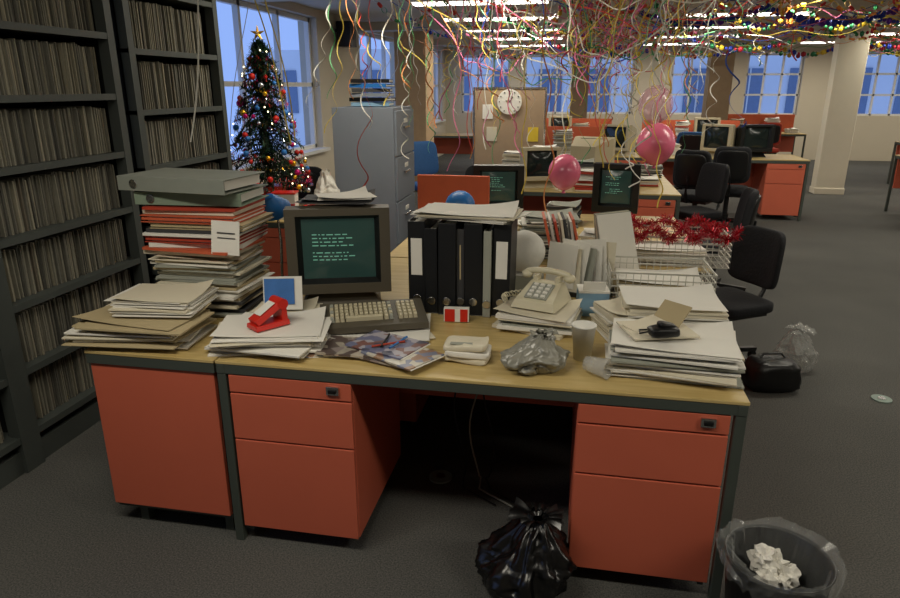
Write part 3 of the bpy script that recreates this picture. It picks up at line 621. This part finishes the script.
# ------------------------------------------------------------ christmas tree
b=MB(); rt=random.Random(3); NEED=mat('needles_green','#1d4027',.6,var=.4,scale=20); NEED2=mat('needles_green2','#0f2618',.6,var=.4); TR=mat('bark','#3a2a1c',.8)
b.lathe((0,0,0),[(.09,0),(.12,.18),(.125,.18)],RED,20); b.cyl((0,0,.62),.018,1.05,TR,8,r2=.006)
TH=1.20
for i in range(190):
    t=i/190; z=.2+t*(TH-.2); L=(.27*(1-t)**.75+.04)*rt.uniform(.7,1.15); a=i*2.4+rt.gauss(0,.2); sg=rt.uniform(.3,.9)
    c,s=math.cos(a),math.sin(a); pts=[Vector((c*L*q,s*L*q,z+.25*L*q-sg*L*q*q)) for q in (0,.33,.66,1)]
    b.tube(pts,.004,TR,4)
    for k in range(60):
        q=rt.random()*3; ii=min(2,int(q)); p=pts[ii].lerp(pts[ii+1],q-ii); d=Vector((rt.gauss(c*.5,.7),rt.gauss(s*.5,.7),rt.gauss(0,.55))).normalized(); w=d.cross(Vector((0,0,1))).normalized()*.0055
        e=p+d*rt.uniform(.025,.055); b.add([p-w,p+w,e+w*.4,e-w*.4],[(0,1,2,3)],NEED if k%3 else NEED2)
BC=[RED,TING,BLUE,TINS,mat('bauble_magenta','#c02070',.2,.4),RED]
for i in range(80):
    t=rt.random()**1.3*.95; z=.17+t*(TH-.2); L=(.28*(1-t)**.75+.04); a=rt.uniform(0,6.3); b.sph((math.cos(a)*L,math.sin(a)*L,z-.03),rt.uniform(.014,.026),BC[i%6],10)
LT=mat('fairy_light','#fff0c0',.5,emit=4)
for i in range(35):
    t=rt.random()**1.2*.95; z=.2+t*(TH-.2); L=(.28*(1-t)**.75+.04); a=rt.uniform(0,6.3); b.sph((math.cos(a)*L,math.sin(a)*L,z),.006,LT,6)
for i in range(70):
    t=rt.random()**1.2*.95; z0=.17+t*(TH-.2); L=.28*(1-t)**.75+.04; a0=rt.uniform(0,6.3); m=BC[rt.choice([1,3,3,0,4])]
    for k in range(45):
        a=a0+k*.012/L; p=Vector((math.cos(a)*L,math.sin(a)*L,z0-.04*math.sin(k/45*3.14)+rt.gauss(0,.004))); d=Vector((rt.gauss(0,1),rt.gauss(0,1),rt.gauss(0,1))).normalized(); w=d.cross(Vector((0,0,1))).normalized()*.0016; e=p+d*.022; b.add([p-w,p+w,e+w,e-w],[(0,1,2,3)],m)
for k in range(5): a=k*D(72)+D(90); b.add([(0,-.012,TH+.05),(.02*math.cos(a-.6),0,TH+.05+.02*math.sin(a-.6)),(.06*math.cos(a),0,TH+.05+.06*math.sin(a)),(.02*math.cos(a+.6),0,TH+.05+.02*math.sin(a+.6))],[(0,1,2,3)],TING)
b.obj('christmas_tree',(-2.27,4.70,.732))
b=MB(); b.box((0,0,.09),(.16,.12,.18),WHITE); b.box((0,-.062,.09),(.16,.004,.04),RED); b.box((0,0,.182),(.17,.13,.01),RED); b.obj('gift_box',(-2.0,4.36,.732+.0),.2)
bag('crumpled_paper_bag',(-1.86,4.80,.732),.1,.1,.28,mat('paper_bag_white','#d0cdc4',.6),7,5,.4,.2,False)
b=MB(); b.lathe((0,0,0),[(.0001,0),(.038,0),(.04,.09),(.036,.09),(.035,.006),(.0001,.006)],RED,20,cap=False); b.tube([(.038,0,.075),(.062,0,.07),(.062,0,.03),(.038,0,.02)],.005,RED,6); b.obj('coffee_mug',(-1.84,4.4,.732))
b=MB(); b.box((0,0,0),(.2,.25,.32),BLACK); b.cyl((.102,0,0),.07,.01,DKP,20,rot=(0,D(90),0)); b.box((-.12,0,.05),(.06,.04,.04),BLACK); b.obj('wall_speaker',(-3.15,9.2,2.3),bevel=.005)
# ------------------------------------------------------------ balloons
BALP=mat('balloon_pink','#dc6c8a',.25,spec=.6); BALC=mat('balloon_clear_pink','#d8a4b4',.15,alpha=.45,spec=.6)
def balloon(x,y,z,r,m,name='balloon'):
    b=MB(); pr=[]
    for j in range(17):
        t=math.pi*j/16; k=r*math.sin(t); zz=-r*1.12*math.cos(t)
        if zz<0: k*=(1-.12*(-zz/r)**2)
        pr.append((max(k,1e-4),zz))
    b.lathe((0,0,0),pr,m,28,cap=False); b.lathe((0,0,-r*1.12-.015),[(.014,0),(.004,.018)],m,10)
    top=H-z; b.tube([(0,0,r*1.1)]+[(.02*math.sin(t*2),.02*math.cos(t*1.4),r*1.1+(top-r*1.1)*t/8) for t in range(1,9)],.0015,WHITE,4)
    b.obj(name,(x,y,z))
balloon(.5,4.5,1.27,.12,BALP); balloon(-.06,4.0,1.14,.095,BALP); balloon(.53,5.0,1.5,.12,BALC)
# ------------------------------------------------------------ streamers
SC={'yellow':'#e0c95a','pink':'#d8749a','white':'#dedcd2','green':'#4f9560','red':'#c4443a','orange':'#d48a50','blue':'#2c50a8'}
rs=random.Random(21)
def ribbon(name,splines,m,w=.0034):
    c=bpy.data.curves.new(name,'CURVE'); c.dimensions='3D'; c.extrude=w; c.bevel_depth=0.0005
    for pts in splines:
        s=c.splines.new('POLY'); s.points.add(len(pts)-1)
        for p,q in zip(s.points,pts): p.co=(*q,1)
    c.materials.append(m); o=bpy.data.objects.new(name,c); COL.objects.link(o)
def hang(x,y,zb,curl,turns):
    pts=[];n=int(turns*10)+12; sx,sy=rs.gauss(0,.16),rs.gauss(0,.12); ph=rs.random()*6
    for i in range(n+1):
        t=i/n; z=H-(H-zb)*t; k=curl*(max(0,t-.15)**.6); a=ph+t*turns*6.28
        pts.append((x+sx*t+k*math.cos(a)+.03*math.sin(t*5+ph),y+sy*t+k*math.sin(a),z+k*.4*math.sin(a)))
    return pts
def swag(x0,y0,x1,y1,sag,wob=.05):
    pts=[];n=40;ph=rs.random()*6
    for i in range(n+1):
        t=i/n; pts.append((x0+(x1-x0)*t+wob*math.sin(t*17+ph),y0+(y1-y0)*t,H-.02-sag*4*t*(1-t)+wob*.8*math.sin(t*23+ph)*math.sin(t*3.14)))
    return pts
for nm,hx in SC.items():
    m=mat('streamer_'+nm,hx,.6,var=.05); spl=[]
    for k in range({'white':30,'yellow':24,'pink':20,'orange':14,'green':11,'blue':2}.get(nm,13)):
        y=rs.uniform(3.3,7.2); rx=rs.choice([rs.gauss(-.19,.05),rs.gauss(-.08,.07),rs.gauss(.0,.07),rs.gauss(.07,.06),rs.gauss(.1,.04)]); spl.append(hang(rx*y,y,rs.uniform(.92,1.8),rs.uniform(.015,.05),rs.uniform(2,9)))
    for k in range(5):
        y=rs.uniform(4.2,8); x0=rs.uniform(-.3,.0)*y; spl.append(swag(x0,y,x0+rs.uniform(.8,2.2),y+rs.uniform(-.8,1.5),rs.uniform(.3,.9),.05))
    for k in range(6):
        y=rs.uniform(6,13); x0=rs.uniform(-.15,.35)*y; spl.append(swag(x0,y,x0+rs.uniform(1.5,3.4),y+rs.uniform(-.8,1.5),rs.uniform(.15,.45),.05))
    if nm in('white','yellow'):
        spl.append(hang(-1.75,3.3,1.35,.01,1)); spl.append(hang(-1.9,4.0,1.3,.01,1)); spl.append(hang(-1.35,4.2,1.35,.03,5)); spl.append(hang(-1.5,4.3,1.5,.035,6))
    if nm in ('green','orange'): spl.append(hang(-1.55,4.4,1.55,.03,4)); spl.append(hang(-1.25,4.9,1.6,.03,5))
    ribbon(nm+'_paper_streamers',spl,m)
def garland(name,p0,p1,sag,m,step=.05,size=.05,sc=3):
    b=MB(); p0=Vector(p0);p1=Vector(p1); L=(p1-p0).length; n=int(L/step)
    for i in range(n+1):
        t=i/n; p=p0.lerp(p1,t)-Vector((0,0,sag*abs(math.sin(t*sc*math.pi)) )); s=size*(1 if i%2 else .6); mm=m[(i//2)%len(m)]
        b.sph(p,s*.55,mm,6,(1.0,.35,1),rot=(0,0,i*.7)); b.sph(p,s*.55,mm,6,(.35,1.0,1),rot=(0,0,i*.7))
    b.obj(name)
def chain(name,p0,p1,sag,m,sc=3,r=.028):
    b=MB(); p0=Vector(p0);p1=Vector(p1); L=(p1-p0).length; n=int(L/(r*1.5))
    f=lambda t: p0.lerp(p1,t)-Vector((0,0,sag*abs(math.sin(t*sc*math.pi))))
    for i in range(n):
        t=(i+.5)/n; p=f(t); d=(f(min(1,t+.002))-f(t-.002)).normalized(); up=Vector((0,0,1)) if i%2 else d.cross(Vector((0,0,1))).normalized(); up=(up-d*up.dot(d)).normalized(); w=d.cross(up)*.009
        vs=[];fs=[]
        for k in range(12):
            a=k*math.pi/6; c=p+d*math.cos(a)*r+up*math.sin(a)*r*.8; vs+= [c-w,c+w]
        for k in range(12): q=(k+1)%12; fs.append((2*k,2*k+1,2*q+1,2*q))
        b.add(vs,fs,m[i%len(m)],None,True)
    b.obj(name)
FB=mat('foil_blue','#24389a',.3,.4); FG=mat('foil_green','#2c7a4c',.3,.4); FY=mat('foil_yellow','#c8ac30',.35,.2); FR=mat('foil_red','#a82838',.3,.4); FP=mat('foil_purple','#5a2a90',.3,.4); FW=mat('foil_silver','#c8ccd0',.3,.5); FK=mat('foil_pink','#c86488',.3,.3)
CR=mat('chain_red','#c23a34',.6); CY=mat('chain_yellow','#e0bd48',.6); CG=mat('chain_green','#4a9a60',.6); CW=mat('chain_white','#dcd8cc',.6); CP=mat('chain_pink','#d87898',.6); CO=mat('chain_orange','#d88038',.6)
garland('blue_foil_garland',(.4,6.9,2.32),(4.1,7.2,2.32),.14,[FB,FB,FP],.05,.075); garland('blue_foil_garland',(1.4,8.6,2.4),(6.2,8.9,2.4),.12,[FB,FP],.05,.07); garland('green_foil_garland',(.6,7.5,2.42),(2.9,7.8,2.42),.25,[FG,FY])
garland('yellow_foil_garland',(-.9,7.2,2.42),(1.4,7.2,2.42),.25,[FY,FG]); garland('red_foil_garland',(-1.4,8.8,2.46),(1.3,9.1,2.46),.25,[FR,FY]); garland('yellow_foil_garland',(2.2,8.0,2.42),(5.2,8.1,2.42),.2,[FY,FW]); garland('blue_foil_garland',(-2.2,9.0,2.46),(.3,9.7,2.46),.2,[FB,FG])
garland('red_foil_garland',(1.0,9.8,2.46),(5.5,9.7,2.46),.22,[FR,FW,FG],.06,.07); garland('pink_foil_garland',(-.4,6.0,2.42),(1.5,6.2,2.42),.2,[FK,FW])
garland('multicolour_foil_garland',(-1,11.7,2.46),(6,11.6,2.46),.28,[FR,FG,FY,FB],.07,.08); garland('multicolour_foil_garland',(0,13.6,2.48),(8,13.6,2.48),.3,[FR,FG,FY,FB],.08,.09,5); garland('multicolour_foil_garland',(-2.5,14.8,2.5),(9,14.8,2.5),.3,[FY,FR,FW,FG],.08,.09,6)
chain('paper_chain',(-1.0,5.6,2.45),(1.6,5.8,2.45),.28,[CR,CY],3); chain('paper_chain',(-.6,6.2,2.46),(2.6,6.3,2.46),.3,[CY,CW,CO],4); chain('paper_chain',(.4,7.2,2.46),(4.2,7.3,2.46),.3,[CR,CG,CY],4); chain('paper_chain',(-1.6,8.2,2.46),(1.8,8.3,2.46),.3,[CP,CY,CW],4); chain('paper_chain',(.6,9.15,2.46),(5.8,9.15,2.46),.3,[CO,CR,CY],5,.035); chain('paper_chain',(-1.5,10.0,2.46),(6.8,10.0,2.46),.3,[CR,CY,CG,CP],7,.04); chain('paper_chain',(-2,12.2,2.46),(7.8,12.2,2.46),.32,[CY,CR,CW],7,.045)
chain('paper_chain',(2.2,6.0,2.44),(4.4,7.8,2.44),.26,[CY,CR],3); chain('paper_chain',(-1.9,6.2,2.44),(-.2,7.6,2.44),.26,[CG,CW,CR],3); chain('paper_chain',(1.2,5.2,2.46),(2.6,9.4,2.46),.22,[CO,CY],4); chain('paper_chain',(-.2,5.2,2.46),(.6,9.6,2.46),.24,[CR,CW],4); chain('paper_chain',(3.0,8.6,2.46),(7.4,12.0,2.46),.3,[CY,CG,CR],5,.035)
# ------------------------------------------------------------ camera
cam=bpy.data.cameras.new('camera'); co=bpy.data.objects.new('camera',cam); COL.objects.link(co)
co.location=(0,0,1.62); co.rotation_euler=(D(90-17.8),0,D(10.6)); cam.sensor_width=36; cam.lens=26.4; cam.clip_end=200
S.camera=co
